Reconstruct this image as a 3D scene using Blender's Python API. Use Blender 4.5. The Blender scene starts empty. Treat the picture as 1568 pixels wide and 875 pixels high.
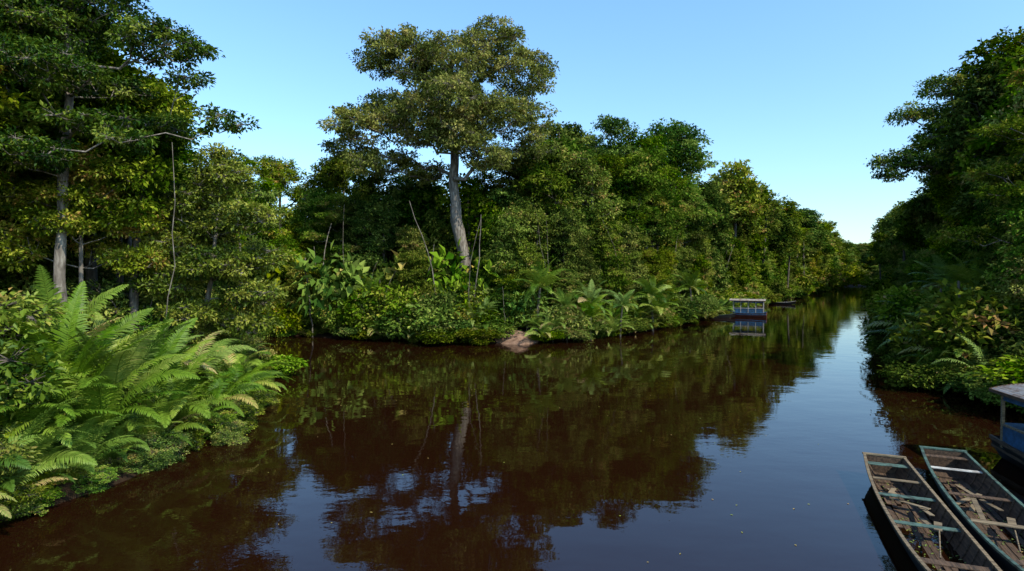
import bpy, math, numpy as np
from mathutils import Vector, Matrix
rng=np.random.default_rng(11)
SC=bpy.context.scene
def nrm(a): return a/np.maximum(np.linalg.norm(a,axis=-1,keepdims=True),1e-9)

# ------------------------------------------------------------ mesh helpers
def mesh_from(name,V,F,mats,mi=None,tint=None,smooth=False):
    V=np.asarray(V,dtype=np.float32); F=np.asarray(F,dtype=np.int32)
    me=bpy.data.meshes.new(name)
    me.vertices.add(len(V)); me.vertices.foreach_set('co',V.ravel())
    me.loops.add(F.size); me.loops.foreach_set('vertex_index',F.ravel())
    me.polygons.add(len(F)); me.polygons.foreach_set('loop_start',np.arange(0,F.size,4,dtype=np.int32))
    for m in mats: me.materials.append(m)
    if mi is not None: me.polygons.foreach_set('material_index',np.asarray(mi,dtype=np.int32))
    sm=np.zeros(len(F),dtype=bool)
    if smooth is True: sm[:]=True
    elif smooth is not False: sm=np.asarray(smooth,dtype=bool)
    me.polygons.foreach_set('use_smooth',sm)
    if tint is not None:
        a=me.attributes.new('tint','FLOAT','POINT'); a.data.foreach_set('value',np.asarray(tint,dtype=np.float32))
    me.update(calc_edges=True)
    return me
def obj(name,me,loc=(0,0,0),rz=0,sc=1,parent=None):
    o=bpy.data.objects.new(name,me); SC.collection.objects.link(o)
    o.location=loc; o.rotation_euler=(0,0,rz)
    o.scale=(sc,sc,sc) if np.isscalar(sc) else sc
    if parent: o.parent=parent
    return o
def empty(name,loc=(0,0,0),rz=0):
    return obj(name,None,loc,rz)

class Geo:
    def __init__(s): s.V=[];s.F=[];s.M=[];s.T=[];s.S=[];s.n=0
    def add(s,V,F,m=0,t=0.5,sm=False):
        V=np.asarray(V,float).reshape(-1,3); F=np.asarray(F,int).reshape(-1,4)
        s.V.append(V); s.F.append(F+s.n); s.M.append(np.full(len(F),m)); s.S.append(np.full(len(F),sm))
        s.T.append(np.broadcast_to(np.asarray(t,float),(len(V),)).copy()); s.n+=len(V)
    def mesh(s,name,mats):
        return mesh_from(name,np.concatenate(s.V),np.concatenate(s.F),mats,np.concatenate(s.M),np.concatenate(s.T),np.concatenate(s.S))
    def tube(s,P,R,sides=8,m=0,t=.5,wob=None):
        P=np.asarray(P,float); R=np.asarray(R,float)
        T=nrm(np.gradient(P,axis=0)); ref=np.array([1,0.13,0.07]) if abs(T[0,0])<.8 else np.array([0,1,.1])
        A=nrm(np.cross(T,ref)); B=np.cross(T,A)
        an=np.linspace(0,2*np.pi,sides,endpoint=False)
        rr=R[:,None]*np.ones((1,sides))
        if wob is not None: rr=rr*wob
        V=P[:,None]+rr[...,None]*(np.cos(an)[None,:,None]*A[:,None]+np.sin(an)[None,:,None]*B[:,None])
        n=len(P); i=np.arange(n-1)[:,None]*sides; j=np.arange(sides)[None]; k=(j+1)%sides
        F=np.stack([i+j,i+k,i+sides+k,i+sides+j],-1)
        s.add(V,F,m,t,True)
    def prisms(s,A,B,ra,rb,sides=5,m=0,t=.5):
        D=nrm(B-A); ref=np.where(np.abs(D[:,:1])<.8,np.array([[1.,0,0]]),np.array([[0,1.,0]]))
        U=nrm(np.cross(D,ref)); W=np.cross(D,U)
        an=np.linspace(0,2*np.pi,sides,endpoint=False)
        ring=(np.cos(an)[None,:,None]*U[:,None]+np.sin(an)[None,:,None]*W[:,None])
        A=A-D*ra[:,None]*.3; B=B+D*rb[:,None]*.3
        V=np.concatenate([A[:,None]+ring*ra[:,None,None],B[:,None]+ring*rb[:,None,None]],1)
        i=np.arange(len(A))[:,None]*(2*sides); j=np.arange(sides)[None]; k=(j+1)%sides
        F=np.stack([i+j,i+k,i+sides+k,i+sides+j],-1)
        s.add(V,F,m,t,True)
    def leaves(s,P,D,U,L,W,m=1,t=.5,droop=.12):
        D=nrm(D); S=nrm(np.cross(D,U)); N=np.cross(S,D)
        L=np.broadcast_to(L,(len(P),))[:,None]; W=np.broadcast_to(W,(len(P),))[:,None]
        v0=P; v2=P+D*L-N*L*droop
        v1=P+D*L*.45+S*W*.5+N*W*.18; v3=P+D*L*.45-S*W*.5+N*W*.18
        V=np.stack([v0,v1,v2,v3],1); F=np.arange(len(P)*4).reshape(-1,4)
        s.add(V,F,m,np.repeat(np.broadcast_to(t,(len(P),)),4))
    def box(s,c,size,m=0,t=.5,R=None,bev=0):
        x,y,z=np.array(size)/2
        V=np.array([[-x,-y,-z],[x,-y,-z],[x,y,-z],[-x,y,-z],[-x,-y,z],[x,-y,z],[x,y,z],[-x,y,z]])
        if R is not None: V=V@np.array(R).T
        F=[[0,3,2,1],[4,5,6,7],[0,1,5,4],[1,2,6,5],[2,3,7,6],[3,0,4,7]]
        s.add(V+np.array(c),F,m,t)
    def loft(s,rows,m=0,t=.5,sm=False):
        rows=np.asarray(rows,float); n,k=rows.shape[:2]
        i=np.arange(n-1)[:,None]*k; j=np.arange(k-1)[None]
        F=np.stack([i+j,i+j+1,i+k+j+1,i+k+j],-1)
        s.add(rows,F,m,t,sm)

# ------------------------------------------------------------ materials
def newmat(name):
    m=bpy.data.materials.new(name); m.use_nodes=True; nt=m.node_tree; nt.nodes.clear()
    out=nt.nodes.new('ShaderNodeOutputMaterial'); return m,nt,out
def ramp(nt,cols):
    r=nt.nodes.new('ShaderNodeValToRGB'); e=r.color_ramp.elements
    while len(e)<len(cols): e.new(.5)
    for i,(p,c) in enumerate(cols): e[i].position=p; e[i].color=(*c,1)
    return r
def leafmat(name,cols,trans=.22,rough=.5,bright=(.7,1.35),hue=.03,spec=.2,gloss=True):
    m,nt,out=newmat(name); N=nt.nodes; L=nt.links
    at=N.new('ShaderNodeAttribute'); at.attribute_name='tint'
    oi=N.new('ShaderNodeObjectInfo')
    ad=N.new('ShaderNodeMath'); ad.operation='MULTIPLY_ADD'; ad.inputs[1].default_value=.30; ad.inputs[2].default_value=-.15
    L.new(oi.outputs['Random'],ad.inputs[0])
    a2=N.new('ShaderNodeMath'); a2.operation='ADD'; L.new(at.outputs['Fac'],a2.inputs[0]); L.new(ad.outputs[0],a2.inputs[1])
    r=ramp(nt,cols); L.new(a2.outputs[0],r.inputs[0])
    hs=N.new('ShaderNodeHueSaturation')
    wn=N.new('ShaderNodeTexWhiteNoise'); wn.noise_dimensions='1D'; L.new(oi.outputs['Random'],wn.inputs['W'])
    sp=N.new('ShaderNodeSeparateColor'); L.new(wn.outputs['Color'],sp.inputs[0])
    def mr(src,a,b):
        q=N.new('ShaderNodeMapRange'); q.inputs['To Min'].default_value=a; q.inputs['To Max'].default_value=b; L.new(src,q.inputs[0]); return q.outputs[0]
    L.new(mr(sp.outputs[0],.5-hue*.8,.5+hue),hs.inputs['Hue']); L.new(mr(sp.outputs[1],bright[0],bright[1]),hs.inputs['Value'])
    L.new(mr(sp.outputs[2],.95,1.15),hs.inputs['Saturation'])
    L.new(r.outputs[0],hs.inputs['Color'])
    if gloss:
        p=N.new('ShaderNodeBsdfPrincipled'); p.inputs['Roughness'].default_value=rough; p.inputs['Specular IOR Level'].default_value=spec
        L.new(hs.outputs[0],p.inputs['Base Color'])
    else:
        p=N.new('ShaderNodeBsdfDiffuse'); L.new(hs.outputs[0],p.inputs['Color'])
    tr=N.new('ShaderNodeBsdfTranslucent'); hm=N.new('ShaderNodeHueSaturation'); hm.inputs['Value'].default_value=1.3; hm.inputs['Hue'].default_value=.485
    L.new(hs.outputs[0],hm.inputs['Color']); L.new(hm.outputs[0],tr.inputs[0])
    mx=N.new('ShaderNodeMixShader'); mx.inputs[0].default_value=trans
    L.new(p.outputs[0],mx.inputs[1]); L.new(tr.outputs[0],mx.inputs[2]); L.new(mx.outputs[0],out.inputs[0])
    return m
LC=[(0,(.013,.034,.005)),(.28,(.046,.092,.011)),(.6,(.165,.225,.032)),(.85,(.30,.33,.065)),(1,(.38,.26,.09))]
M_leaf=leafmat('foliage_leaves',LC)
M_leaff=leafmat('forest_leaves',LC,gloss=False)
M_leafo=leafmat('olive_canopy_leaves',[(0,(.030,.050,.008)),(.35,(.115,.140,.024)),(.75,(.27,.275,.06)),(1,(.36,.28,.10))],bright=(1.2,1.25),hue=.005,gloss=False)
M_fern=leafmat('fern_fronds',[(0,(.04,.10,.012)),(.5,(.155,.250,.038)),(.8,(.29,.36,.08)),(1,(.50,.36,.16))],trans=.22,bright=(.9,1.15),hue=.010,spec=.25)
def bark(name,c1,c2,c3):
    m,nt,out=newmat(name); N=nt.nodes; L=nt.links
    tc=N.new('ShaderNodeTexCoord'); mp=N.new('ShaderNodeMapping'); mp.inputs['Scale'].default_value=(3,3,.8); L.new(tc.outputs['Object'],mp.inputs[0])
    n=N.new('ShaderNodeTexNoise'); n.inputs['Scale'].default_value=2.2; n.inputs['Detail'].default_value=8; L.new(mp.outputs[0],n.inputs[0])
    r=ramp(nt,[(.3,c1),(.5,c2),(.72,c3)]); L.new(n.outputs[0],r.inputs[0])
    p=N.new('ShaderNodeBsdfPrincipled'); p.inputs['Roughness'].default_value=.9; L.new(r.outputs[0],p.inputs['Base Color'])
    b=N.new('ShaderNodeBump'); b.inputs['Strength'].default_value=.6; b.inputs['Distance'].default_value=.08; L.new(n.outputs[0],b.inputs['Height']); L.new(b.outputs[0],p.inputs['Normal'])
    L.new(p.outputs[0],out.inputs[0]); return m
M_bark=bark('bark',(.04,.033,.025),(.09,.075,.055),(.18,.155,.12))
M_barkl=bark('pale_bark',(.07,.058,.045),(.17,.145,.115),(.34,.31,.26))
M_stem=bark('liana_bark',(.05,.042,.03),(.14,.12,.09),(.27,.24,.19))
def simplemat(name,c,rough=.6,var=.35,scale=4,stretch=(1,1,1),bump=.2,spec=.4,c2=None,detail=8):
    m,nt,out=newmat(name); N=nt.nodes; L=nt.links
    tc=N.new('ShaderNodeTexCoord'); mp=N.new('ShaderNodeMapping'); mp.inputs['Scale'].default_value=stretch; L.new(tc.outputs['Object'],mp.inputs[0])
    n=N.new('ShaderNodeTexNoise'); n.inputs['Scale'].default_value=scale; n.inputs['Detail'].default_value=detail; n.inputs['Roughness'].default_value=.65; L.new(mp.outputs[0],n.inputs[0])
    c=np.array(c); lo=c*(1-var) if c2 is None else np.array(c2)
    r=ramp(nt,[(.36,tuple(lo)),(.58,tuple(c)),(.8,tuple(np.minimum(c*(1+var*.5),1)))]); L.new(n.outputs[0],r.inputs[0])
    at=N.new('ShaderNodeAttribute'); at.attribute_name='tint'
    q=N.new('ShaderNodeMapRange'); q.inputs['To Min'].default_value=.6; q.inputs['To Max'].default_value=1.4; L.new(at.outputs['Fac'],q.inputs[0])
    hs=N.new('ShaderNodeHueSaturation'); L.new(r.outputs[0],hs.inputs['Color']); L.new(q.outputs[0],hs.inputs['Value'])
    p=N.new('ShaderNodeBsdfPrincipled'); p.inputs['Roughness'].default_value=rough; p.inputs['Specular IOR Level'].default_value=spec; L.new(hs.outputs[0],p.inputs['Base Color'])
    b=N.new('ShaderNodeBump'); b.inputs['Strength'].default_value=bump; b.inputs['Distance'].default_value=.02; L.new(n.outputs[0],b.inputs['Height']); L.new(b.outputs[0],p.inputs['Normal'])
    L.new(p.outputs[0],out.inputs[0]); return m
M_soil=simplemat('dark_river_soil',(.040,.024,.013),.95,.5,1.3,bump=1,c2=(.015,.010,.006),spec=.1)
M_clay=simplemat('bare_muddy_clay',(.26,.16,.105),.95,.4,2.0,bump=1,c2=(.12,.065,.04))
M_hull=simplemat('tarred_hull',(.016,.017,.018),.55,.5,3,(1,.3,1))
M_wood=simplemat('weathered_planks',(.11,.068,.040),.85,.5,6,(3,.4,3),c2=(.028,.019,.013),bump=.5)
M_woodp=simplemat('pale_planks',(.24,.185,.11),.8,.4,6,(.4,3,3),c2=(.08,.058,.036),bump=.4)
M_green=simplemat('faded_green_paint',(.08,.15,.12),.6,.3,5,c2=(.035,.045,.035))
M_blue=simplemat('faded_blue_paint',(.03,.11,.23),.6,.4,4,c2=(.02,.05,.09))
M_white=simplemat('worn_white_paint',(.50,.50,.46),.6,.3,5,c2=(.28,.26,.23))
M_red=simplemat('red_brown_paint',(.22,.06,.035),.6,.4,4)
M_roof=simplemat('rusty_tin_roof',(.38,.37,.35),.7,.3,3,c2=(.2,.13,.09),spec=.2)
M_dark=simplemat('dark_interior_boards',(.035,.030,.026),.8,.4,4,spec=.2)

# ------------------------------------------------------------ river outline and terrain
LB=[(-16,-60),(-14,0),(-12.8,8),(-12.6,12.8),(-11.9,15.8),(-11,19.5),(-11.4,24),(-13.4,30),(-18.5,37),(-29,43),(-45,48),(-90,54),(-150,60)]
BB=[(-150,76),(-90,68),(-45,60.5),(-26,56),(-16,53),(-10.8,51),(-4.8,49.5),(1,48.5),(5.6,51),(13,58),(25.5,75),(53,116),(127,227),(262,430)]
RB=[(280,418),(165,254),(87,133),(46,68),(27.5,41),(22.5,30),(22,22),(23,10),(24,-60)]
def smooth_line(P,k=3):
    P=np.array(P,float)
    for _ in range(k):
        Q=[P[0]]
        for a,b in zip(P[:-1],P[1:]): Q+= [a*.75+b*.25,a*.25+b*.75]
        Q.append(P[-1]); P=np.array(Q)
    return P
LBs,BBs,RBs=smooth_line(LB,2),smooth_line(BB,2),smooth_line(RB,2)
POLY=np.concatenate([LBs,BBs,RBs])
def sdist(x,y):
    x=np.asarray(x,float); y=np.asarray(y,float); d=np.full(x.shape,1e9); ins=np.zeros(x.shape,bool)
    n=len(POLY)
    for i in range(n):
        a=POLY[i]; b=POLY[(i+1)%n]; e=b-a; l=max((e**2).sum(),1e-9)
        t=np.clip(((x-a[0])*e[0]+(y-a[1])*e[1])/l,0,1)
        d=np.minimum(d,np.hypot(x-a[0]-t*e[0],y-a[1]-t*e[1]))
        c=((a[1]>y)!=(b[1]>y))
        xi=a[0]+(y-a[1])/(b[1]-a[1]+1e-12)*(b[0]-a[0]); ins^=c&(x<xi)
    return np.where(ins,-d,d)   # + on land
def hgt(x,y):
    d=sdist(x,y)
    w=.25*np.sin(x*.9+y*.4)+.2*np.sin(x*.37-y*.8)+.18*np.sin(x*2.1)*np.cos(y*1.9)
    dd=d+1.3*w
    land=1.1*(1-np.exp(-np.maximum(dd,0)/2.4))+.015*np.clip(dd,0,60)+.3*w*np.clip(dd/4,0,1)
    return np.where(dd>0,land,np.maximum(-2.5,.4*dd))
def sd1(x,y): return float(sdist(np.array([x]),np.array([y]))[0])
def hg1(x,y): return float(hgt(np.array([x]),np.array([y]))[0])
def axis(lo,hi,a,b,st):
    c=list(np.arange(a,b,st)); s=st; v=a
    pre=[]; 
    while v>lo: s*=1.25; v-=s; pre.append(v)
    s=st; v=c[-1]; post=[]
    while v<hi: s*=1.25; v+=s; post.append(v)
    return np.array(pre[::-1]+c+post)
gx=axis(-2500,2500,-50,75,.8); gy=axis(-400,3000,-5,110,.8)
X,Y=np.meshgrid(gx,gy); Z=hgt(X,Y)
rows=np.stack([X,Y,Z],-1); g=Geo(); g.loft(rows,0,.5,True)
obj('ground',g.mesh('ground',[M_soil]))
a=np.linspace(0,2*np.pi,41); rr=np.linspace(0,1,13); cx0,cy0=.4,49.6
RW=[[(cx0+r_*2.3*math.cos(t)*(1+.15*math.sin(3*t)),cy0+r_*2.0*math.sin(t)*(1+.1*math.cos(5*t)),0) for t in a] for r_ in rr]
RW=np.array(RW); RW[...,2]=np.maximum(hgt(RW[...,0],RW[...,1]),0)+.004+.45*(1-rr[:,None]**2)+.06*np.sin(RW[...,0]*5)*np.cos(RW[...,1]*4)*(1-rr[:,None])-.5*rr[:,None]**5
g=Geo(); g.loft(RW,0,.5,True); obj('clay_landing',g.mesh('clay_landing',[M_clay]))

# water
m,nt,out=newmat('tannin_river_water'); N=nt.nodes; L=nt.links
tc=N.new('ShaderNodeTexCoord')
def noise(sc,st,det=3):
    mp=N.new('ShaderNodeMapping'); mp.inputs['Scale'].default_value=st; mp.inputs['Rotation'].default_value=(0,0,.4); L.new(tc.outputs['Object'],mp.inputs[0])
    n=N.new('ShaderNodeTexNoise'); n.inputs['Scale'].default_value=sc; n.inputs['Detail'].default_value=det; L.new(mp.outputs[0],n.inputs[0]); return n
n1=noise(.45,(1,1.6,1),2); n2=noise(3.5,(1,1.5,1),2); n3=noise(.07,(1,1,1),2)
mm=N.new('ShaderNodeMapRange'); mm.inputs['From Min'].default_value=.4; mm.inputs['From Max'].default_value=.65; mm.inputs['To Min'].default_value=.15; mm.inputs['To Max'].default_value=1; L.new(n3.outputs[0],mm.inputs[0])
b1=N.new('ShaderNodeBump'); b1.inputs['Strength'].default_value=1; b1.inputs['Distance'].default_value=.010; L.new(n1.outputs[0],b1.inputs['Height'])
m2=N.new('ShaderNodeMath'); m2.operation='MULTIPLY'; L.new(n2.outputs[0],m2.inputs[0]); L.new(mm.outputs[0],m2.inputs[1])
b2=N.new('ShaderNodeBump'); b2.inputs['Strength'].default_value=1; b2.inputs['Distance'].default_value=.0025; L.new(m2.outputs[0],b2.inputs['Height']); L.new(b1.outputs[0],b2.inputs['Normal'])
p=N.new('ShaderNodeBsdfPrincipled'); p.inputs['Base Color'].default_value=(.0145,.0046,.0018,1); p.inputs['Roughness'].default_value=.02; p.inputs['IOR'].default_value=1.40
L.new(b2.outputs[0],p.inputs['Normal']); L.new(p.outputs[0],out.inputs[0]); M_water=m
g=Geo(); g.add([(-2500,-400,0),(2500,-400,0),(2500,3000,0),(-2500,3000,0)],[[0,1,2,3]],0); obj('river_water',g.mesh('river_water',[M_water]))

# ------------------------------------------------------------ trees
def poisson(ells,spacing,maxn=600,tries=6000,rs=None):
    rs=rs or rng; pts=np.zeros((maxn,3)); n=0
    w=np.array([e[1][0]*e[1][1]*e[1][2] for e in ells])**.75; w/=w.sum()
    ci=rs.choice(len(ells),p=w,size=tries); vv=nrm(rs.normal(size=(tries,3))); rr=rs.uniform(.25,1,tries)**.45; u=rs.random(tries)
    C=np.array([e[0] for e in ells]); R=np.array([e[1] for e in ells])
    PP=C[ci]+vv*rr[:,None]*R[ci]; ok=~((vv[:,2]<-.2)&(u<.4)); PP=PP[ok]
    for p in PP:
        if n and np.min(((pts[:n]-p)**2).sum(1))<spacing**2: continue
        pts[n]=p; n+=1
        if n>=maxn: break
    return pts[:n]
def make_tree(name,trunk,base_r,ells,spacing,cr,leaf,twigs=16,lpt=15,fork=.4,mats=None,flat=.6,maxn=400,spread=.26,droopy=.25,sides=10,twigtubes=False,tintb=0,buttress=.5,rs=None,jit=.07,lo=None):
    rs=rs or rng
    trunk=np.array(trunk,float)
    seg=np.r_[0,np.cumsum(np.linalg.norm(np.diff(trunk,axis=0),axis=1))]; n=max(6,int(seg[-1]/.9)); ss=np.linspace(0,seg[-1],n)
    T=np.stack([np.interp(ss,seg,trunk[:,k]) for k in range(3)],1)
    T[1:,:2]+=np.cumsum(rs.normal(size=(n-1,2)),0)*.035*base_r/.25*.5
    cl=poisson(ells,spacing,maxn,rs=rs); nc=len(cl)
    fi=int(fork*n)
    cap=n+nc*12; P=np.zeros((cap,3)); P[:n]=T; par=np.full(cap,-1); par[1:n]=np.arange(n-1); pl=np.zeros(cap); pl[:n]=np.arange(n)*.15
    cnt=n; tips=[]
    order=np.argsort(np.linalg.norm(cl-T[fi],axis=1))
    for ci in order:
        p=cl[ci]; A=P[fi:cnt]; dv=p-A; d=np.linalg.norm(dv,axis=1); hd=np.linalg.norm(dv[:,:2],axis=1)
        cost=d+.3*pl[fi:cnt]+1.2*np.maximum(0,.25*hd-dv[:,2])
        j=int(np.argmin(cost))+fi; dd=np.linalg.norm(p-P[j]); k=min(8,max(2,int(dd/.8)))
        prev=j; o=P[j].copy()
        for q in range(1,k+1):
            t=q/k; pos=o+(p-o)*t+np.array([0,0,-1])*math.sin(math.pi*t)*.10*dd
            if q<k: pos=pos+rs.normal(size=3)*jit*dd/k*2
            P[cnt]=pos; par[cnt]=prev; pl[cnt]=pl[prev]+dd/k; prev=cnt; cnt+=1
        tips.append(prev)
    ar=np.zeros(cnt); tip=base_r*.8/math.sqrt(nc); ar[tips]=tip**2
    for i in range(cnt-1,0,-1): 
        if ar[i]==0: ar[i]=tip**2*.3
        ar[par[i]]+=ar[i]
    r=np.sqrt(ar[:cnt]); r=np.maximum(r,.018)
    tr=np.linspace(base_r,base_r*.75,n); tr=np.minimum(tr,np.r_[tr[:fi],np.maximum(r[fi:n],.03)]) if fi<n else tr
    tr=tr*(1+buttress*np.exp(-ss/ (2.2*base_r+.3)))
    wob=1+.06*rs.normal(size=(n,sides)); lob=np.sin(np.linspace(0,2*np.pi,sides,endpoint=False)*3+1)*buttress*.6
    wob=wob+lob[None]*np.exp(-ss/(2.5*base_r+.2))[:,None]
    T[0,2]-=.4
    idx=np.arange(n,cnt); A=P[par[idx]]; B=P[idx]; rb=r[idx]; ra=np.minimum(r[par[idx]],rb*1.25)
    crr=cr*rs.uniform(.6,1.35,nc)
    ct=rs.normal(size=nc)*.17
    def build(twigs,lpt,leaf,nm,lod):
        G=Geo(); G.tube(T,tr,sides if not lod else 6,0,.5,wob if not lod else None)
        if lod: big=rb>.05; G.prisms(A[big],B[big],ra[big],rb[big],4,0)
        else: G.prisms(A,B,ra,rb,5,0)
        tw=np.repeat(np.arange(nc),twigs); v=nrm(rs.normal(size=(len(tw),3))); v[:,2]=v[:,2]*.8+.2
        rad=rs.uniform(.3,1,len(tw))**.5
        TP=cl[tw]+v*rad[:,None]*crr[tw][:,None]*np.array([1,1,flat])
        if twigtubes: G.prisms(cl[tw],TP,np.full(len(tw),.016),np.full(len(tw),.007),3,0)
        li=np.repeat(np.arange(len(TP)),lpt); nl=len(li)
        off=rs.normal(size=(nl,3))*spread*np.array([1,1,.55])*(1.2 if lod else 1)
        LP=TP[li]+off; OD=nrm(v[li]+nrm(off)*.8)
        D=nrm(OD*.8+rs.normal(size=(nl,3))*.45+np.array([0,0,-droopy]))
        U=nrm(rs.normal(size=(nl,3))*.5+np.array([0,0,1.])+OD*.25)
        tt=rs.normal(size=len(tw))*.12
        tint=np.clip(.44+tintb+ct[tw][li]+tt[li]+rs.normal(size=nl)*.11,0.02,.97)
        Ls=leaf[0]*rs.uniform(.6,1.3,nl); G.leaves(LP,D,U,Ls,Ls*leaf[1]/leaf[0],1,tint)
        me=G.mesh(nm,mats or [M_bark,M_leaf]); me['h']=float((cl[:,2]+crr*flat*.8).max()); return me
    me=build(twigs,lpt,leaf,name,False)
    if lo: VAR.setdefault(lo,[]).append(build(max(5,twigs*7//12),7,(leaf[0]*1.6,leaf[1]*1.75),name+'_far',True))
    return me
def jitter_ells(H,kind,rs):
    E=[]
    if kind=='round':
        for i in range(9):
            a=rs.uniform(0,6.28); q=rs.uniform(.4,1); z=rs.uniform(.46,.92)
            E.append(((math.cos(a)*q*H*.115,math.sin(a)*q*H*.115,z*H-.5),(H*.065,H*.065,H*.045)))
        E.append(((0,0,.68*H),(H*.075,H*.075,H*.15)))
    if kind=='umbrella':
        for i in range(11):
            a=i*2.4+rs.uniform(-.3,.3); q=rs.uniform(.2,1); z=.92-.16*q*rs.uniform(.4,1.6)
            E.append(((math.cos(a)*q*H*.14,math.sin(a)*q*H*.14,z*H-.5),(H*.055,H*.055,H*.04)))
    if kind=='column':
        for i in range(9):
            z=.10+.82*i/8; a=rs.uniform(0,6.28); w=.13*(1-.6*abs(z-.45))*rs.uniform(.7,1.2)
            E.append(((math.cos(a)*H*.05,math.sin(a)*H*.05,z*H),(H*w,H*w,H*.06)))
    if kind=='layer':
        for i in range(12):
            z=.42+.55*i/11; a=i*2.4; q=(1.05-z)*.26+.04
            E.append(((math.cos(a)*H*q,math.sin(a)*H*q,z*H-.3),(H*.065,H*.065,H*.025)))
    return E
VAR={}
FM_=[M_bark,M_leaff]
def variants(kind,n,H,br,spacing,cr,leaf,**kw):
    VAR[kind]=[]
    for i in range(n):
        lean=rng.normal(size=2)*H*.03
        top=.85 if kind!='umbrella' else .8
        tr=[(0,0,0),(lean[0]*.5,lean[1]*.4,H*.35),(lean[0],lean[1],H*.65),(lean[0]*1.2,lean[1],H*top)]
        VAR[kind].append(make_tree(kind+'_tree_mesh',tr,br,jitter_ells(H,kind,rng),spacing,cr,leaf,lo=kind+'_lo',**kw))
variants('round',5,20,.24,.85,.88,(.31,.17),twigs=12,lpt=11,fork=.42,maxn=150,spread=.18,mats=FM_)
variants('umbrella',3,22,.24,.85,.85,(.30,.16),twigs=12,lpt=11,fork=.55,flat=.55,maxn=110,spread=.18,mats=FM_)
variants('column',5,14,.14,.75,.72,(.28,.15),twigs=12,lpt=10,fork=.1,maxn=170,droopy=.6,flat=.85,spread=.17,mats=FM_)
variants('layer',3,22,.19,.8,.75,(.28,.15),twigs=11,lpt=11,fork=.35,flat=.45,maxn=110,mats=[M_barkl,M_leaff],tintb=.08,spread=.17)
VAR['shrub']=[]
for i in range(4):
    E=[((rng.normal()*.8,rng.normal()*.8,rng.uniform(.6,2.6)),(.8,.8,.6)) for _ in range(7)]
    VAR['shrub'].append(make_tree('shrub_mesh',[(0,0,-.2),(.1,0,1.2),(.1,.2,2.4)],.05,E,.5,.5,(.23,.13),twigs=10,lpt=10,fork=.1,maxn=75,spread=.16,flat=.8,sides=6,lo='shrub_lo',mats=FM_,tintb=.04))
def place(kind,x,y,h,name,parent=None,sxy=None,vi=None,z=None,lod=False):
    if (lod or y>84) and kind+'_lo' in VAR: kind=kind+'_lo'
    L=VAR[kind]; me=L[rng.integers(len(L)) if vi is None else vi%len(L)]
    s=h/me['h']; zz=max(hg1(x,y),.05) if z is None else z
    w=s*(sxy if sxy else rng.uniform(.85,1.2)); 
    if sxy is None and s<.8: w=w*.5+.5*.85
    return obj(name,me,(x,y,zz-.05),rng.uniform(0,6.28),(w,w,s),parent)

FPX=871.; CX=784.; HY=420.; CH=6.
wx=lambda px,d:(px-CX)/FPX*d
wh=lambda py,d:CH+(HY-py)/FPX*d
names={'round':'rainforest_tree','umbrella':'umbrella_crown_tree','column':'vine_draped_tree','layer':'slender_rainforest_tree'}
SK=[(430,250,66,'umbrella'),(470,290,62,'round'),(508,245,68,'round'),(395,285,60,'column'),(560,262,62,'round'),(610,270,66,'round'),(660,275,70,'round'),(535,240,72,'umbrella'),
 (372,232,52,'layer'),(745,262,64,'round'),(795,255,60,'round'),(855,188,66,'round'),(878,205,70,'round'),(820,225,62,'round'),(930,182,70,'layer'),(900,240,60,'round'),(965,238,66,'round'),(945,215,74,'round'),(985,225,76,'round'),
 (1022,193,82,'umbrella'),(1005,225,82,'round'),(1040,235,83,'round'),(1005,262,72,'round'),(1050,275,83,'round'),(1125,248,104,'round'),(1112,262,106,'round'),(1080,280,90,'round'),(1165,295,118,'round'),(1145,285,110,'round'),(1232,318,165,'umbrella'),(1205,330,135,'round'),
 (1350,352,135,'round'),(1385,315,92,'round'),(1412,300,68,'round'),(1425,285,58,'round'),(1460,200,55,'round'),(1490,215,50,'round'),(1550,60,46,'umbrella'),(1545,110,45,'round'),(1580,140,41,'round'),(1520,160,56,'round'),(1610,60,40,'round'),(1460,230,54,'round'),
 (20,-60,36,'round'),(180,70,38,'round'),(110,-40,33,'layer'),(50,20,30,'round'),(225,150,42,'round'),(295,242,38,'round'),(262,215,44,'layer'),(-60,-80,24,'round'),(-60,100,22,'round')]
for px,py,d,k in SK:
    x=wx(px,d); h=wh(py,d)
    if sd1(x,d)<1: print('IN WATER',px,d)
    place(k,x,d,h-.8,names[k])
EN=np.array([(-400,-100),(0,-60),(180,80),(240,235),(340,260),(400,300),(500,310),(530,290),(660,295),(800,285),(840,230),(900,240),(1000,265),(1060,295),(1120,285),(1180,325),(1250,352),(1290,370),(1330,378),(1350,360),(1400,320),(1450,290),(1500,250),(1568,190),(2000,50)])
def env(px): return np.interp(px,EN[:,0],EN[:,1])
def offs(line,step,o0,o1,side):
    out=[]; seg=np.diff(line,axis=0); ln=np.linalg.norm(seg,axis=1); cum=np.r_[0,np.cumsum(ln)]
    s=0
    while s<cum[-1]:
        i=min(np.searchsorted(cum,s,side='right')-1,len(seg)-1); t=(s-cum[i])/ln[i]; p=line[i]+seg[i]*t; nn=np.array([-seg[i][1],seg[i][0]])/ln[i]*side
        o=rng.uniform(o0,o1); out.append((p+nn*o+rng.normal(size=2)*.3,p,o)); s+=step(p)*rng.uniform(.7,1.3)
    return out
far=empty('distant_forest'); under=empty('riverside_undergrowth')
def ppx(x,y): return CX+x/max(y,1)*FPX
cnt=0
def inview(x,y): 
    return y>4 and -150<ppx(x,y)<1750
def clearing(px,y): return 752<px<822 and y<53.2
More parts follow.
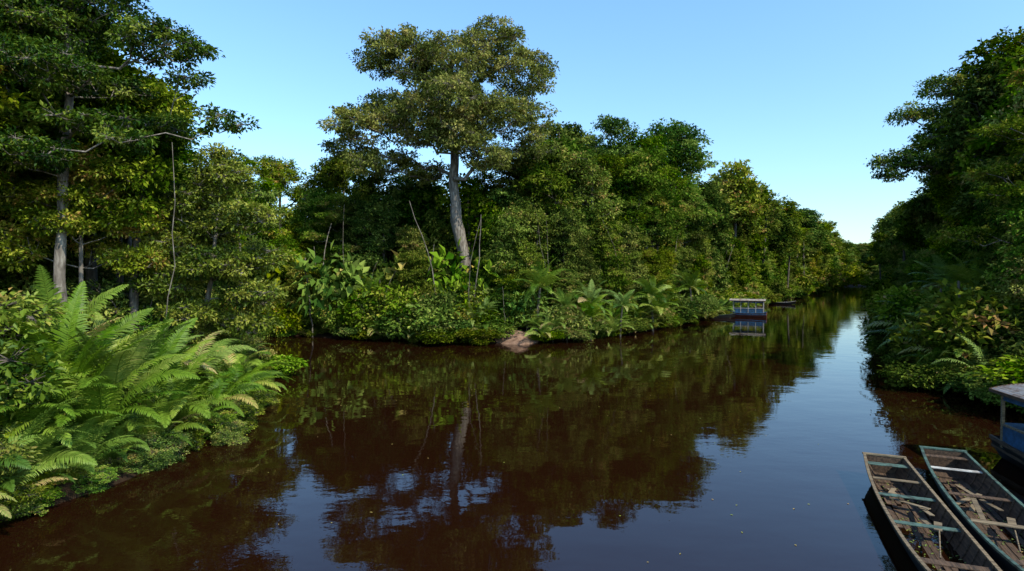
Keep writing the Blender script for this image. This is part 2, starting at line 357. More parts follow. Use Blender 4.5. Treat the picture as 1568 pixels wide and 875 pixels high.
for line,side,nm in ((LBs,1,'L'),(BBs,1,'B'),(RBs,1,'R')):
    for ri,(o0,o1,st) in enumerate(((4.5,6.5,3.4),(8,11,4.4),(14,19,5.5))):
        for q,p,o in offs(line,lambda p:st*(1+max(0,np.hypot(*p)-80)/120),o0,o1,side):
            x,y=q
            if not inview(x,y) or sd1(x,y)<o0*.7: continue
            px=ppx(x,y)
            if nm=='R' and y<29: continue
            if nm=='L' and y<27: continue
            if 655<px<745 and y<58: continue
            d=y; hm=wh(env(px),d)
            h=hm*rng.uniform(.66,1.0) if d<150 else rng.uniform(20,27)
            h=min(h,30)
            k=rng.choice(['round','column','layer','umbrella'],p=[.56,.32,.10,.02])
            if h<12: k='column'
            if d<130: place(k,x,y,h,names[k],lod=ri>=1 and d>40,sxy=None)
            else: place(k,x,y,h,'distant_tree',far,sxy=1.4,lod=True)
            cnt+=1
    for o0,o1,st in ((2.0,3.4,1.9),(5,8,3.6)):
        for q,p,o in offs(line,lambda p:st*(1+max(0,np.hypot(*p)-60)/60),o0,o1,side):
            x,y=q
            if not inview(x,y) or y>230 or sd1(x,y)<1.0: continue
            px=ppx(x,y)
            if nm=='R' and y<27: continue
            if nm=='L' and y<31: continue
            if clearing(px,y) and y<52: continue
            hm=wh(env(px),y); h=rng.uniform(.22,.66)*hm
            if 655<px<745: h=min(h,4.2)
            if h>5.0: place('column',x,y,h,'vine_draped_tree' if y<100 else 'distant_tree',None if y<100 else far)
            else: place('shrub',x,y,h,'shrub',under,sxy=1)
            cnt+=1
    for o0,o1,st in ((-.2,.5,1.7),(1.3,2.4,2.0)):
        for q,p,o in offs(line,lambda p:st*(1+max(0,np.hypot(*p)-60)/50),o0,o1,side):
            x,y=q
            if not inview(x,y) or y>440: continue
            px=ppx(x,y)
            if nm=='L' and y<31: continue
            if clearing(px,y): continue
            h=(rng.uniform(.6,1.5) if o<1 else rng.uniform(1.4,3.2))*(1+max(0,y-80)/120)
            place('shrub',x,y,h,'shrub',under,sxy=rng.uniform(.9,1.3)*(1 if h>2.2 else 1.5)); cnt+=1
for o0,o1,st in ((22,26,3.2),(30,36,4.5)):
    for q,p,o in offs(BBs,lambda p:st,o0,o1,1):
        x,y=q; px=ppx(x,y)
        if 150<px<1150 and y<130: place('shrub',x,y,rng.uniform(9,13),'understorey_thicket',far,sxy=rng.uniform(.6,.8),lod=True)
for i in range(40):
    x=-75+i*2.0; y=60+ (i%3)*4+max(0,-20-x)*.35; 
    if sd1(x,y)>6: place('shrub',x,y,rng.uniform(7,9),'understorey_thicket',far,sxy=.8,lod=True)
for i in range(120):
    y=rng.uniform(425,520); x=rng.uniform(.54,.70)*y+rng.uniform(-15,15)
    if sd1(x,y)>1: 
        if i%2: place('round',x,y,rng.uniform(22,31),'distant_tree',far,sxy=1.6)
        else: place('column',x,y,rng.uniform(12,22),'distant_tree',far,sxy=1.8)
for u in np.linspace(-.1,1.1,9): place('column',262+18*u,431-12*u,rng.uniform(9,16),'distant_tree',far,sxy=2.2)
print('placed',cnt)

# lianas, saplings and leaning stems along the forest wall
G=Geo()
for line,lo_,hi_,st in ((BBs,1.5,4,1.9),(LBs,3.5,6,4),(RBs,3,6,7)):
    for q,p,o in offs(line,lambda p:st*(1+max(0,np.hypot(*p)-60)/60),lo_,hi_,1):
        x,y=q
        if not inview(x,y) or y>130 or y<24 or sd1(x,y)<.5: continue
        h=rng.uniform(4,12); n=9; t=np.linspace(0,1,n)
        ln=rng.normal(size=2)*h*.10; bow=rng.normal(size=2)*h*.05
        P=np.c_[x+ln[0]*t+bow[0]*np.sin(t*3.1),y+ln[1]*t+bow[1]*np.sin(t*3.1),hg1(x,y)-.2+h*t]
        P[1:-1]+=rng.normal(size=(n-2,3))*.05
        r0=rng.choice([.03,.04,.07]); G.tube(P,np.linspace(r0,r0*.5,n),5,0,.5)
for a,b,r0,d in (((478,498),(462,395),.08,54),((512,505),(488,410),.09,55.5)):
    n=7;t=np.linspace(0,1,n); A=np.array([wx(a[0],d),d,wh(a[1],d)]); B=np.array([wx(b[0],d),d+1,wh(b[1],d)]); P=A+(B-A)*t[:,None]; P[1:-1]+=rng.normal(size=(n-2,3))*.08
    P=np.r_[[A+np.array([0,0,-1.5])],P]; G.tube(P,np.linspace(r0,r0*.7,n+1),6,0,.5)
obj('liana_and_sapling_stems',G.mesh('stems',[M_stem]))

# ---- hero emergent tree
d=56.; bx=wx(712,d)
def E3(px,py,rx,ry,dd=0,rd=None): 
    k=d/FPX; return ((wx(px,d+dd)-bx,dd,wh(py,d)-1),(rx*k,(rd or rx)*k,ry*k))
ells=[E3(618,92,54,36,0),E3(755,72,52,36,1),E3(690,112,62,36,-1),E3(800,122,44,36,0),E3(700,150,64,32,3),E3(575,105,26,14,-1),
 E3(545,198,42,26,-1),E3(600,165,48,28,2),E3(640,205,60,26,-2),E3(765,190,50,28,-1),E3(815,180,34,26,1),E3(700,225,50,22,-3),E3(530,222,30,18,1),E3(595,243,44,18,2),E3(785,240,42,18,2),E3(690,185,54,26,5),E3(680,180,54,26,-5),E3(650,258,42,14,3),E3(745,252,40,14,-2),E3(560,255,30,14,-2),E3(820,225,26,20,0)]
tr=[(0,0,0),(wx(712,d)-bx,0,wh(400,d)-1),(wx(700,d)-bx,0,wh(340,d)-1),(wx(697,d)-bx,.1,wh(285,d)-1),(wx(702,d)-bx,.3,wh(220,d)-1),(wx(690,d)-bx,.3,wh(150,d)-1),(wx(700,d)-bx,.3,wh(95,d)-1)]
me=make_tree('emergent_tree_mesh',tr,.6,ells,.88,.92,(.28,.16),twigs=15,lpt=14,fork=.47,maxn=500,mats=[M_barkl,M_leafo],flat=.7,sides=16,twigtubes=True,spread=.2,rs=np.random.default_rng(5),jit=.12)
obj('giant_emergent_tree',me,(bx,d,1.0))
# ---- right bank reaching tree
d=48.; bx=wx(1475,d)
ells=[E3(1440,135,30,13),E3(1398,178,28,10),E3(1450,172,30,12,1),E3(1378,248,34,9),E3(1436,212,28,12,-1),E3(1490,165,32,22),E3(1362,268,16,6),E3(1425,255,26,8,1),E3(1480,225,36,20,1),E3(1500,120,26,16)]
tr=[(0,0,0),(.3,0,wh(330,d)-1),(-.3,0,wh(250,d)-1),(-.8,.2,wh(190,d)-1),(-1.2,.2,wh(145,d)-1)]
me=make_tree('reaching_tree_mesh',tr,.30,ells,.75,.75,(.25,.14),twigs=11,lpt=12,fork=.45,maxn=150,mats=[M_barkl,M_leaf],flat=.5,spread=.18,twigtubes=True)
obj('reaching_riverside_tree',me,(bx,d,1.0))

# ---- near left big tree
d=25.; bx=wx(92,d)
ells=[E3(60,40,80,45),E3(170,10,50,30,1),E3(250,85,50,26,-1),E3(300,75,26,18),E3(190,125,50,18,2),E3(340,200,28,14,-1),E3(260,185,30,10,1),E3(80,130,60,30,-2),E3(30,180,50,30,1),E3(150,200,50,16,-1),E3(120,-60,110,40),E3(50,250,50,20,-2),E3(200,235,30,10,-2),E3(290,125,22,10,0),E3(0,90,50,40,1)]
tr=[(0,0,0),(wx(90,d)-bx,0,wh(420,d)-1),(wx(102,d)-bx,0,wh(260,d)-1),(wx(112,d)-bx,.1,wh(120,d)-1),(wx(100,d)-bx,.1,wh(-20,d)-1)]
me=make_tree('near_tree_mesh',tr,.24,ells,.55,.50,(.18,.10),twigs=12,lpt=12,fork=.4,maxn=400,mats=[M_barkl,M_leaf],flat=.55,spread=.13,sides=12,twigtubes=True,buttress=.2,tintb=.06)
obj('tall_riverside_tree',me,(bx,d,1.0))
d=26.; bx=wx(122,d)
ells=[E3(130,300,50,24),E3(90,345,40,14,-1),E3(170,270,40,22),E3(200,340,44,18,1),E3(50,310,45,24),E3(120,250,50,20),E3(210,400,40,18,1),E3(160,380,30,14,2),E3(10,380,40,30,-1),E3(0,300,40,30)]
me=make_tree('thin_tree_mesh',[(0,0,0),(.1,0,6),(0,.2,9),(.2,0,10.5)],.11,ells,.55,.5,(.18,.10),twigs=12,lpt=12,fork=.4,maxn=210,flat=.6,spread=.14,mats=[M_barkl,M_leaf],tintb=.08)
obj('slender_rainforest_tree',me,(bx,d,1.0))
d=29.; bx=wx(268,d)
ells=[E3(345,270,40,24),E3(300,300,36,18),E3(380,330,38,20,-1),E3(330,345,44,20,1),E3(270,370,40,18),E3(395,390,32,16),E3(330,400,50,20,-1),E3(260,430,40,18,-1),E3(385,445,38,18),E3(340,240,24,14),E3(240,320,36,20),E3(380,490,34,16),E3(290,475,34,16,-1),E3(225,470,30,18,1)]
tr=[(0,0,0),(wx(300,d)-bx,0,wh(500,d)-1),(wx(320,d)-bx,.1,wh(440,d)-1),(wx(330,d)-bx,.1,wh(350,d)-1),(wx(340,d)-bx,.1,wh(265,d)-1)]
me=make_tree('leaning_tree_mesh',tr,.17,ells,.58,.52,(.19,.11),twigs=13,lpt=12,fork=.35,maxn=340,mats=[M_barkl,M_leaf],flat=.5,spread=.15,tintb=.24,twigtubes=True,buttress=.3)
obj('leaning_riverside_tree',me,(bx,d,.8))

# ---- near left broadleaf shrubs
VAR['nshrub']=[]
for i in range(3):
    E=[((rng.normal()*.7,rng.normal()*.7,rng.uniform(.5,2.9)),(.7,.7,.5)) for _ in range(8)]
    VAR['nshrub'].append(make_tree('broadleaf_shrub_mesh',[(0,0,-.2),(.1,0,1.4),(.1,.2,2.8)],.04,E,.4,.38,(.15,.08),twigs=11,lpt=11,fork=.1,maxn=110,spread=.11,flat=.8,sides=6,twigtubes=True,tintb=.06))
for x,y,h in [(-13.2,12.6,2.4),(-14.0,13.6,4.2),(-13.6,11.2,3.2),(-14.2,9.8,3.6),(-15.6,15.3,4.6),(-16.8,18,2.6),(-18,20.5,2.6),(-18.2,23.4,2.6),(-21,22,3.6),(-16,29,2.8),(-18.5,28,3.4),(-16.9,16.2,3.6),(-17.5,14.5,5.5),
     (-14.6,31,2.0),(-16.4,34.2,2.4),(-19,38,3),(-20,16.5,6),(-22.5,25,3.8),(-23,31,5),(-24,36,6),(-20,35,4),(-15.8,22.5,1.8),(-20,30,4.5),(-21,28,4.5),(-18,32,4),(-15.4,12.2,4.8),(-20,19,3.4)]:
    place('nshrub',x,y,h,'broadleaf_shrub',sxy=min(1.5,.8+.12*h)/(h/3.6) if h>4.3 else (None if h>1.5 else 1.6))
for o0,o1,st in ((-.45,.1,.8),(.2,.9,1.1)):
    for q,p,o in offs(LBs,lambda p:st,o0,o1,1):
        x,y=q
        if 9<y<42: place('nshrub',x,y,rng.uniform(.6,1.2),'low_bank_shrub',under,sxy=rng.uniform(1.2,1.6),z=rng.uniform(-.15,.05))
for x,y,h in [(-26,32,13),(-28,35,15),(-31,27,14),(-29,23,13),(-27,19,12),(-32,38,14),(-23,40,9),(-27,43.5,9),(-29,30,12),(-34,32,15),(-35,24,14),(-24,28,10),(-25,25,9)]:
    place('column',x,y,h,'vine_draped_tree')

# ------------------------------------------------------------ ferns
def frond(G,base,az,el,Ln,seg=14,nl=34,lw=.045,ll=.42,curl=1.5,tb=.5,rs=None):
    rs=rs or rng
    t=np.linspace(0,1,seg+1); ang=el-curl*t**1.6
    st=Ln/seg
    P=[np.array(base,float)]; side_c=rs.normal()*.25
    for i in range(seg):
        a=ang[i]; azz=az+side_c*t[i]; P.append(P[-1]+st*np.array([math.cos(azz)*math.cos(a),math.sin(azz)*math.cos(a),math.sin(a)]))
    P=np.array(P); G.tube(P,np.linspace(.018,.004,seg+1)*Ln/2.4,4,0,tb*.8)
    T=nrm(np.gradient(P,axis=0))
    s=np.linspace(.12,.99,nl); pi=np.stack([np.interp(s*seg,np.arange(seg+1),P[:,k]) for k in range(3)],1); ti=nrm(np.stack([np.interp(s*seg,np.arange(seg+1),T[:,k]) for k in range(3)],1))
    S=nrm(np.cross(ti,[0,0,1.])); roll=rs.normal()*.35; Nn=np.cross(S,ti)
    S,Nn=S*math.cos(roll)+Nn*math.sin(roll),Nn*math.cos(roll)-S*math.sin(roll)
    prof=np.sin(np.clip((s*.93+.07),0,1)**.75*math.pi)**.65*(1-.25*s)
    for sg in (-1,1):
        l=ll*prof*rs.uniform(.85,1.1,nl)*Ln/2.4; fw=.28+.5*s
        D=nrm(S*sg+ti*fw[:,None]+Nn*.18+rs.normal(size=(nl,3))*.07)
        Wd=nrm(np.cross(D,Nn)); w=lw*Ln/2.4*rs.uniform(.85,1.15,nl)
        a=pi; m1=a+D*(l*.4)[:,None]; m2=a+D*(l*.75)[:,None]-Nn*(l*.08)[:,None]+np.array([0,0,-.05])*l[:,None]; e=a+D*l[:,None]-Nn*(l*.16)[:,None]+np.array([0,0,-.16])*l[:,None]
        rows=[]
        for c,k in ((a,.35),(m1,.5),(m2,.4),(e,.04)): rows.append(np.stack([c-Wd*(w*k)[:,None],c+Wd*(w*k)[:,None]],1))
        V=np.stack(rows,1).reshape(nl,8,3)
        F=np.array([[0,1,3,2],[2,3,5,4],[4,5,7,6]])[None]+np.arange(nl)[:,None,None]*8
        G.add(V,F,1,np.repeat(np.clip(tb+rs.normal(size=nl)*.06,0,.99),8))
def fern_mesh(name,Ln,nf,seed,nl=34,curl=(1.2,2.0),elr=(.5,1.4),z0=.0,lw=.05,trunk=0,ll=.44):
    rs=np.random.default_rng(seed); G=Geo()
    if trunk:
        n=10;t=np.linspace(0,1,n); P=np.c_[.25*t**2,.1*t,-.3+(trunk+.3)*t]; G.tube(P,np.linspace(.13,.10,n),8,2,.4); z0=trunk
    for i in range(nf):
        u=i/nf; az=i*2.399+rs.normal()*.2; el=elr[1]-(elr[1]-elr[0])*u+rs.normal()*.08
        tb=.42+rs.normal()*.18
        if rs.random()<.14 and u>.5: tb=.97
        frond(G,(math.cos(az)*.08+(.25 if trunk else 0),math.sin(az)*.08+(.1 if trunk else 0),z0+.1*rs.random()),az,el,Ln*rs.uniform(.75,1.1),curl=rs.uniform(*curl),tb=tb,nl=nl,ll=ll,lw=lw,rs=rs)
    return G.mesh(name,[M_fern,M_fern,M_stem])
FN=[fern_mesh('large_fern_mesh',3.0,18,s,nl=52,lw=.032,elr=(.65,1.5),curl=(1.3,2.2),z0=.4) for s in (1,2,3)]
FT=[fern_mesh('upright_fern_mesh',3.2,15,s+30,nl=58,lw=.030,elr=(1.05,1.52),curl=(.7,1.3),z0=.4) for s in (1,2)]
FM=[fern_mesh('fern_mesh',2.2,18,s+10,nl=28,lw=.050,elr=(.55,1.45)) for s in range(3)]
FP=[fern_mesh('palm_mesh',2.9,22,s+50,nl=38,lw=.042,elr=(-.1,1.45),curl=(.9,1.6),trunk=3.6,ll=.52) for s in range(2)]
k=0
for x,y,s in [(-12.5,17.2,1.3),(-11.9,19.8,1.15),(-11.6,21.8,1.0),(-13.5,15.6,1.05),(-12.7,14.4,.9),(-12.0,24.2,1.0),(-13,26.6,1.0),(-12.0,15.7,.8),(-14.4,21.7,1.2),(-14.2,29,1.0),(-11.6,18.2,.8),(-13.0,13.0,.85),(-13.8,24.5,1.15),(-15.5,31.8,1.0),(-12.9,11.8,.8),(-15.8,20,1.2),(-13.0,10.6,.7),(-12.0,26,.7),(-11.5,20.4,.6),(-11.9,16.8,.6),(-12.5,13.6,.6),(-12.8,12.4,.55),(-12.3,14.8,.55)]:
    obj('fern_plant',FN[k%3],(x,y,max(hg1(x,y),.1)-.1),rng.uniform(0,6.28),s*rng.uniform(.9,1.05)); k+=1
for x,y,s in [(-13.8,17.4,1.2),(-13.2,18.8,1.15),(-14.9,18.6,1.3),(-14.4,16.4,1.0),(-13.0,20.8,1.0)]:
    obj('fern_plant',FT[k%2],(x,y,max(hg1(x,y),.1)-.1),rng.uniform(0,6.28),s*1.1); k+=1
for o0,o1,st,zl in ((-.5,.3,1.15,(.05,.5)),(.5,2.0,1.5,(.4,1.7))):
    for q,p,o in offs(BBs,lambda p:st,o0,o1,1):
        x,y=q; px=ppx(x,y)
        if not(545<px<1150) or 755<px<818: continue
        if rng.random()<.22 : continue
        obj('fern_plant',FM[k%3],(x,y,max(.1,hg1(x,y))+rng.uniform(*zl)),rng.uniform(0,6.28),rng.uniform(.6,1.2)); k+=1
for x,y,s,z in [(wx(570,54),54,1.5,1.8),(wx(1010,59),59,1.6,1.6),(wx(690,50),50,1.3,1.4),(wx(900,51.5),51.5,1.5,1.9),(wx(850,50),50,1.3,1.2),(27.5,36.5,2.2,.8),(25.5,32.5,2.1,.9),(30,40,2.0,1.2),(24,30,1.5,.6),(29,38,1.7,.6),(33,45,2.2,1.2),(23.2,27.5,1.3,.4)]:
    obj('fern_plant',FM[k%3],(x,y,z),rng.uniform(0,6.28),s); k+=1
for px,d,s in [(822,51.2,1.15),(868,51,.8),(905,52.5,.9),(1000,59.5,1.0),(640,50.8,.7),(562,54,.9),(740,50.5,.6),(1060,73,1.1),(1500,38,1.1),(1455,42,1.1),(1530,36,.9),(950,54.6,.75)]:
    x=wx(px,d); obj('palm_tree',FP[k%2],(x,d,max(hg1(x,d),.1)),rng.uniform(0,6.28),s); k+=1

# ------------------------------------------------------------ canoes
def canoe(name,L,W,loc,rz,rail,seed,thw,sheer0=.42):
    rs=np.random.default_rng(seed); E=empty(name,loc,rz); n=25; t=np.linspace(-1,1,n); y=t*L/2
    hw=W/2*(1-.27*np.abs(t)**2.4); sh=sheer0+.26*np.abs(t)**2.4; zb=-.10+.26*np.abs(t)**3; bw=hw*.70*(1-.2*np.abs(t)**3)
    def sec(i,inset,lift):
        w=hw[i]-inset; b=bw[i]-inset; z0=zb[i]+lift; z1=sh[i]
        pts=[]
        for u in (1,.66,.33,0): pts.append((-(b+(w-b)*u**.8),y[i],z0+(z1-z0)*u))
        pts.append((0,y[i],z0-.01))
        for u in (0,.33,.66,1): pts.append((b+(w-b)*u**.8,y[i],z0+(z1-z0)*u))
        return pts
    G=Geo(); G.loft([sec(i,0,0) for i in range(n)],0)
    for i in (0,n-1):
        s=sec(i,0,0); a=np.array([s[0],s[3],s[5],s[8]]); off=np.array([0,.05 if i else -.05,0]); G.add(np.r_[a,a+off],[[0,1,2,3],[4,5,6,7],[0,1,5,4],[1,2,6,5],[2,3,7,6],[3,0,4,7]],0)
    obj('hull',G.mesh('hull',[M_hull]),parent=E)
    G=Geo(); G.loft([sec(i,.03,.03) for i in range(n)],0,.45)
    for i,dy in ((0,.02),(n-1,-.02)):
        s=np.array(sec(i,.03,.03)); s[:,1]+=dy; G.add(s[[0,3,5,8]],[[0,1,2,3]],0)
    for yy in np.arange(-L/2+.4,L/2-.3,.42):
        i=(yy+L/2)/L*(n-1); i0=int(i); f=i-i0; A=np.array(sec(i0,.035,.035))*(1-f)+np.array(sec(i0+1,.035,.035))*f
        inn=A.copy(); inn[:,0]*=.955; inn[:,2]+=np.array([0,0,.0,.035,.035,.035,0,0,0])
        a0=A.copy(); a1=inn.copy(); b0=A.copy(); b1=inn.copy(); a0[:,1]-=.022;a1[:,1]-=.022;b0[:,1]+=.022;b1[:,1]+=.022
        G.loft([a0,a1,b1,b0],0,rs.uniform(.35,.7))
    nb=6
    for b in range(nb):
        u=(b-(nb-1)/2)/nb*2
        yy=-L/2*.8
        while yy<L/2*.8:
            ln=min(rs.uniform(1.2,2.4),L/2*.8-yy)
            if ln<.25: break
            if rs.random()<.86:
                wmid=np.interp(yy+ln/2,y,bw)*.88; wd=wmid*2/nb*.9
                G.box((u*wmid+rs.normal()*.006,yy+ln/2,np.interp(yy+ln/2,y,zb)+.085+rs.uniform(0,.01)),(wd,ln-.015,.02),0,rs.uniform(.2,1),R=Matrix.Rotation(rs.normal()*.008,3,'Z'))
            yy+=ln
    obj('planking',G.mesh('planking',[M_wood]),parent=E)
    G=Geo()
    for sg in (-1,1):
        R=[]
        for i in range(n):
            x=sg*hw[i]; R.append([(x-.035,y[i],sh[i]-.03),(x+.035,y[i],sh[i]-.03),(x+.035,y[i],sh[i]+.018),(x-.035,y[i],sh[i]+.018),(x-.035,y[i],sh[i]-.03)])
        G.loft(R,0,.5+.1*sg)
    for i,sg in ((0,-1),(n-1,1)): G.box((0,y[i]+sg*.025,sh[i]+.012),(hw[i]*2+.1,.11,.04),0,.6)
    obj('gunwale',G.mesh('gunwale',[rail]),parent=E)
    for k,(ty,mt,wd) in enumerate(thw):
        w=np.interp(ty,t,hw)-.04; z=np.interp(ty,t,sh)-.075
        G=Geo(); G.box((0,ty*L/2,z),(w*2,wd,.03),0,rs.uniform(.35,.8),R=Matrix.Rotation(rs.normal()*.02,3,'Z'))
        o=obj('thwart_%d'%k,G.mesh('thwart',[mt]),parent=E); bv=o.modifiers.new('b','BEVEL'); bv.width=.006
    G=Geo()
    for k in range(5):
        G.box((rs.uniform(-.28,.28),rs.uniform(.1,.75)*L/2,.13+rs.uniform(0,.16)+k*.01),(.11,rs.uniform(.5,1.3),.018),0,rs.uniform(.2,1),R=Matrix.Rotation(rs.normal()*.35,3,'Z')@Matrix.Rotation(rs.normal()*.1,3,'X'))
    obj('loose_boards',G.mesh('loose_boards',[M_woodp]),parent=E)
    G=Geo(); P=np.c_[np.linspace(-.12,.22,8),np.linspace(-1.6,-.2,8),np.linspace(.30,.34,8)]; G.tube(P,np.full(8,.017),6)
    G.box((.25,.0,.345),(.15,.5,.02),0,.6,R=Matrix.Rotation(-.25,3,'Z')); obj('paddle',G.mesh('paddle',[M_woodp]),parent=E)
    G=Geo(); m=160; yy=rs.uniform(-.85,.85,m); P=np.c_[rs.uniform(-.4,.4,m)*W*.9,yy*L/2,np.interp(yy,t,zb)+.11+rs.uniform(0,.01,m)]
    D=rs.normal(size=(m,3))*[1,1,.1]; G.leaves(P,D,np.tile([0,0,1.],(m,1))+rs.normal(size=(m,3))*.15,rs.uniform(.05,.12,m),rs.uniform(.025,.05,m),0,rs.uniform(.6,1,m),0)
    obj('leaf_litter',G.mesh('leaf_litter',[M_fern]),parent=E)
    return E
ax=math.atan2(.38,.92)
canoe('wooden_canoe',8.2,1.36,(10.85-.38*4.05,16.45-.92*4.05,0),-ax,M_woodp,1,[(.90,M_green,.22),(.66,M_woodp,.12),(.40,M_green,.16),(-.02,M_green,.16),(-.5,M_wood,.2)])
canoe('wooden_canoe',8.6,1.45,(12.8-.40*4.2,16.75-.915*4.2,0.02),-ax-.02,M_green,2,[(.92,M_wood,.2),(.72,M_white,.14),(.3,M_wood,.16),(-.1,M_woodp,.16),(-.6,M_wood,.2)],.48)
canoe('wooden_canoe',5.0,1.0,(wx(1097,77),77.5,0),1.35,M_green,3,[(.6,M_woodp,.2),(0,M_woodp,.2),(-.6,M_woodp,.2)])
canoe('wooden_canoe',6,1.1,(wx(1192,112),112,0),1.1,M_white,4,[(.6,M_woodp,.2),(0,M_woodp,.2)])

# ------------------------------------------------------------ roofed river boats
def riverboat(name,L,W,loc,rz,hm,trim,cab,roofm,roofz=2.35,seed=0,post=None,edge=None):
    rs=np.random.default_rng(seed); E=empty(name,loc,rz); n=25; t=np.linspace(-1,1,n); y=t*L/2
    hw=W/2*np.where(t>.2,1-.86*((np.maximum(t,.2)-.2)/.8)**2.0,1-.18*((.2-np.minimum(t,.2))/1.2)**2)
    sh=.62+.45*np.maximum(t,0)**2.2+.10*np.maximum(-t,0)**2; zb=-.25+.6*np.maximum(t-.3,0)**2
    G=Geo(); R=[]
    for i in range(n):
        b=hw[i]*.6; r=[(-hw[i],y[i],sh[i]),(-hw[i]*.95,y[i],sh[i]*.6),(-(b+hw[i])*.46,y[i],.1),(-b*.8,y[i],zb[i]),(b*.8,y[i],zb[i]),((b+hw[i])*.46,y[i],.1),(hw[i]*.95,y[i],sh[i]*.6),(hw[i],y[i],sh[i])]
        R.append(r)
    G.loft(R,0); 
    for i in (0,n-1): a=R[i]; G.add(a,[[0,1,6,7],[1,2,5,6],[2,3,4,5]],0)
    obj('hull',G.mesh('hull',[hm]),parent=E)
    G=Geo(); G.loft([[(-hw[i]*.97,y[i],sh[i]-.12),(0,y[i],sh[i]-.09),(hw[i]*.97,y[i],sh[i]-.12)] for i in range(n)],0,.5); obj('deck',G.mesh('deck',[M_wood]),parent=E)
    G=Geo()
    for sg in (-1,1):
        G.loft([[(sg*hw[i]-.04,y[i],sh[i]-.08),(sg*hw[i]+.04,y[i],sh[i]-.08),(sg*hw[i]+.04,y[i],sh[i]+.03),(sg*hw[i]-.04,y[i],sh[i]+.03),(sg*hw[i]-.04,y[i],sh[i]-.08)] for i in range(n)],0,.6)
        G.loft([[(sg*(hw[i]*.97+.02),y[i],sh[i]*.6+.05),(sg*(hw[i]*.96+.02),y[i],sh[i]*.6-.05)] for i in range(n)],0,.7)
    G.box((0,L/2-.02,sh[-1]+.05),(.16,.12,.4),0,.6)
    obj('rub_rail',G.mesh('rub_rail',[trim]),parent=E)
    y0,y1=-.86*L/2,.46*L/2; cw=W/2*.82; G=Geo(); G2=Geo()
    bays=4; ys=np.linspace(y0,y1,bays+1)
    for sg in (-1,1):
        for yy in ys: G2.box((sg*cw,yy,(.5+roofz)/2),(.08,.08,roofz-.5),0,.6)
        for a,b in zip(ys[:-1],ys[1:]):
            G.box((sg*cw,(a+b)/2,.85),(.035,b-a-.09,.72),0,rs.uniform(.4,.6))
            G2.box((sg*cw,(a+b)/2,1.24),(.10,b-a-.09,.05),0,.6)
            G.box((sg*cw,(a+b)/2,roofz-.18),(.03,b-a-.09,.22),0,.5)
    for yy in (y0,y1):
        for sx in (-.62,.62): G.box((sx*cw,yy,.5+(roofz-.5)*.22),(cw*.72,.04,(roofz-.5)*.44),0,.5); G2.box((sx*.5*cw,yy,.5+(roofz-.5)/2),(.07,.07,roofz-.5),0,.5)
        G.box((0,yy,roofz-.15),(cw*1.9,.04,.22),0,.5)
    obj('cabin_walls',G.mesh('cabin_walls',[cab]),parent=E); obj('posts_and_frames',G2.mesh('posts',[post or trim]),parent=E)
    G=Geo(); m=41; xs=np.linspace(-1,1,m); RR=[]
    yy=np.linspace(y0-.3,y1+.5,2)
    for q in yy: RR.append([(u*(cw+.22),q,roofz+.20*(1-u*u)+.014*(-1)**k) for k,u in enumerate(xs)])
    G.loft(RR,0,.5); G.loft([[(a,b,c-.06) for a,b,c in r] for r in RR],0,.2)
    for sg in (-1,1): G.box((sg*(cw+.22),(y0+y1)/2+.1,roofz-.03),(.04,y1-y0+.8,.10),1,.6)
    for q in yy: 
        G.loft([[(u*(cw+.22),q,roofz+.20*(1-u*u)+.03) for u in xs],[(u*(cw+.22),q,roofz+.20*(1-u*u)-.09) for u in xs]],1,.6)
    obj('roof',G.mesh('roof',[roofm,edge or M_wood]),parent=E)
    G=Geo(); 
    for yy in (-.4,-.1,.15): G.box((0,yy*L/2,.95),(cw*1.5,.35,.06),0,.5); G.box((0,yy*L/2,.72),(cw*1.2,.06,.45),0,.5)
    obj('benches',G.mesh('benches',[M_dark]),parent=E)
    return E
riverboat('covered_river_boat',5.8,2.0,(wx(1141,79),79.3,0),math.radians(64),M_red,M_blue,M_blue,M_roof,2.3,1,M_white,M_wood)
riverboat('covered_river_boat',8.8,2.4,(15.7,14.0,0),math.radians(168),M_hull,M_wood,M_blue,M_roof,2.3,2,M_woodp)

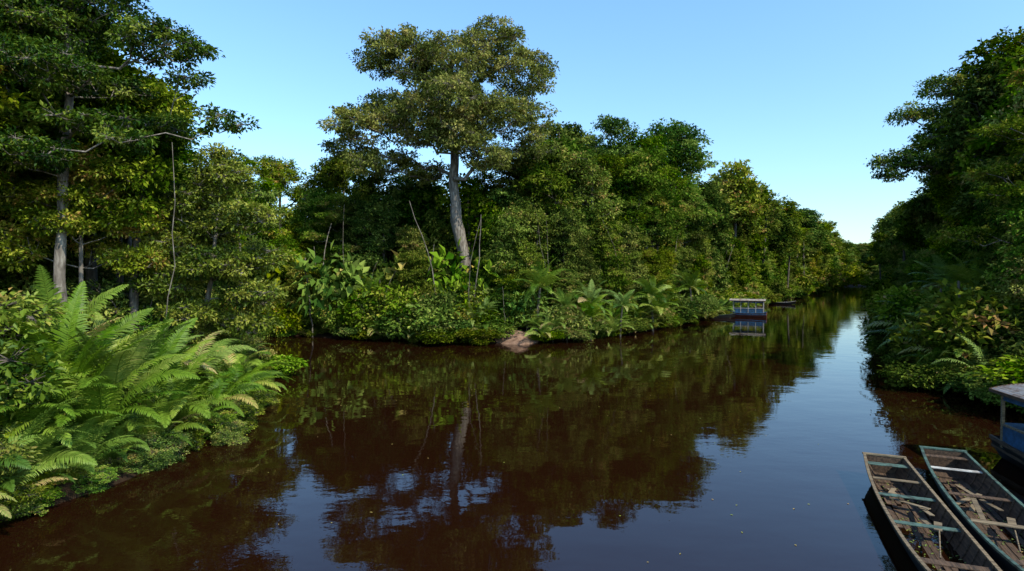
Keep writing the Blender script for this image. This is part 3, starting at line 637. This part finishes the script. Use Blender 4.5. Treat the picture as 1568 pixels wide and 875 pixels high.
G=Geo(); m=110; P=np.c_[rng.uniform(-8,12,m),rng.uniform(9,45,m),np.full(m,.008)]
P=P[sdist(P[:,0],P[:,1])<-.3]; m=len(P)
G.leaves(P,rng.normal(size=(m,3))*[1,1,0],np.tile([0,0,1.],(m,1)),rng.uniform(.04,.10,m),rng.uniform(.03,.05,m),0,rng.uniform(.7,1,m),0)
obj('floating_leaves',G.mesh('floating_leaves',[M_fern]))

# ------------------------------------------------------------ light, sky, camera
az,el=math.radians(135),math.radians(45)
s=Vector((math.sin(az)*math.cos(el),math.cos(az)*math.cos(el),math.sin(el)))
ld=bpy.data.lights.new('sun','SUN'); ld.energy=5; ld.angle=math.radians(.5); ld.color=(1,.94,.81)
lo=bpy.data.objects.new('sun',ld); SC.collection.objects.link(lo); lo.rotation_euler=s.to_track_quat('Z','Y').to_euler()
w=bpy.data.worlds.new('World'); SC.world=w; w.use_nodes=True; nt=w.node_tree; nt.nodes.clear(); N=nt.nodes; L=nt.links
sk=N.new('ShaderNodeTexSky'); sk.sky_type='NISHITA'; sk.sun_disc=False; sk.sun_elevation=el; sk.sun_rotation=az; sk.air_density=1.0; sk.dust_density=.6; sk.ozone_density=1.2
tc=N.new('ShaderNodeTexCoord'); sx=N.new('ShaderNodeSeparateXYZ'); L.new(tc.outputs['Generated'],sx.inputs[0])
r=ramp(nt,[(0,(.37,.41,.42)),(.2,(.43,.54,.58)),(.45,(.47,.63,.73)),(.7,(.18,.24,.30))]); L.new(sx.outputs['Z'],r.inputs[0])
mu=N.new('ShaderNodeVectorMath'); mu.operation='MULTIPLY'; L.new(sk.outputs[0],mu.inputs[0]); L.new(r.outputs[0],mu.inputs[1])
m3=N.new('ShaderNodeVectorMath'); m3.operation='SCALE'; m3.inputs[3].default_value=3.2; L.new(mu.outputs[0],m3.inputs[0])
bg=N.new('ShaderNodeBackground'); bg.inputs[1].default_value=.15; o=N.new('ShaderNodeOutputWorld')
L.new(m3.outputs[0],bg.inputs[0]); L.new(bg.outputs[0],o.inputs[0])
cd=bpy.data.cameras.new('camera'); cam=bpy.data.objects.new('camera',cd); SC.collection.objects.link(cam); SC.camera=cam
cd.lens=20; cd.sensor_width=36; cd.clip_end=6000; cam.location=(0,0,CH); cam.rotation_euler=(math.radians(90-1.18),0,0)
SC.view_settings.view_transform='Standard'; SC.view_settings.look='None'; SC.view_settings.exposure=0
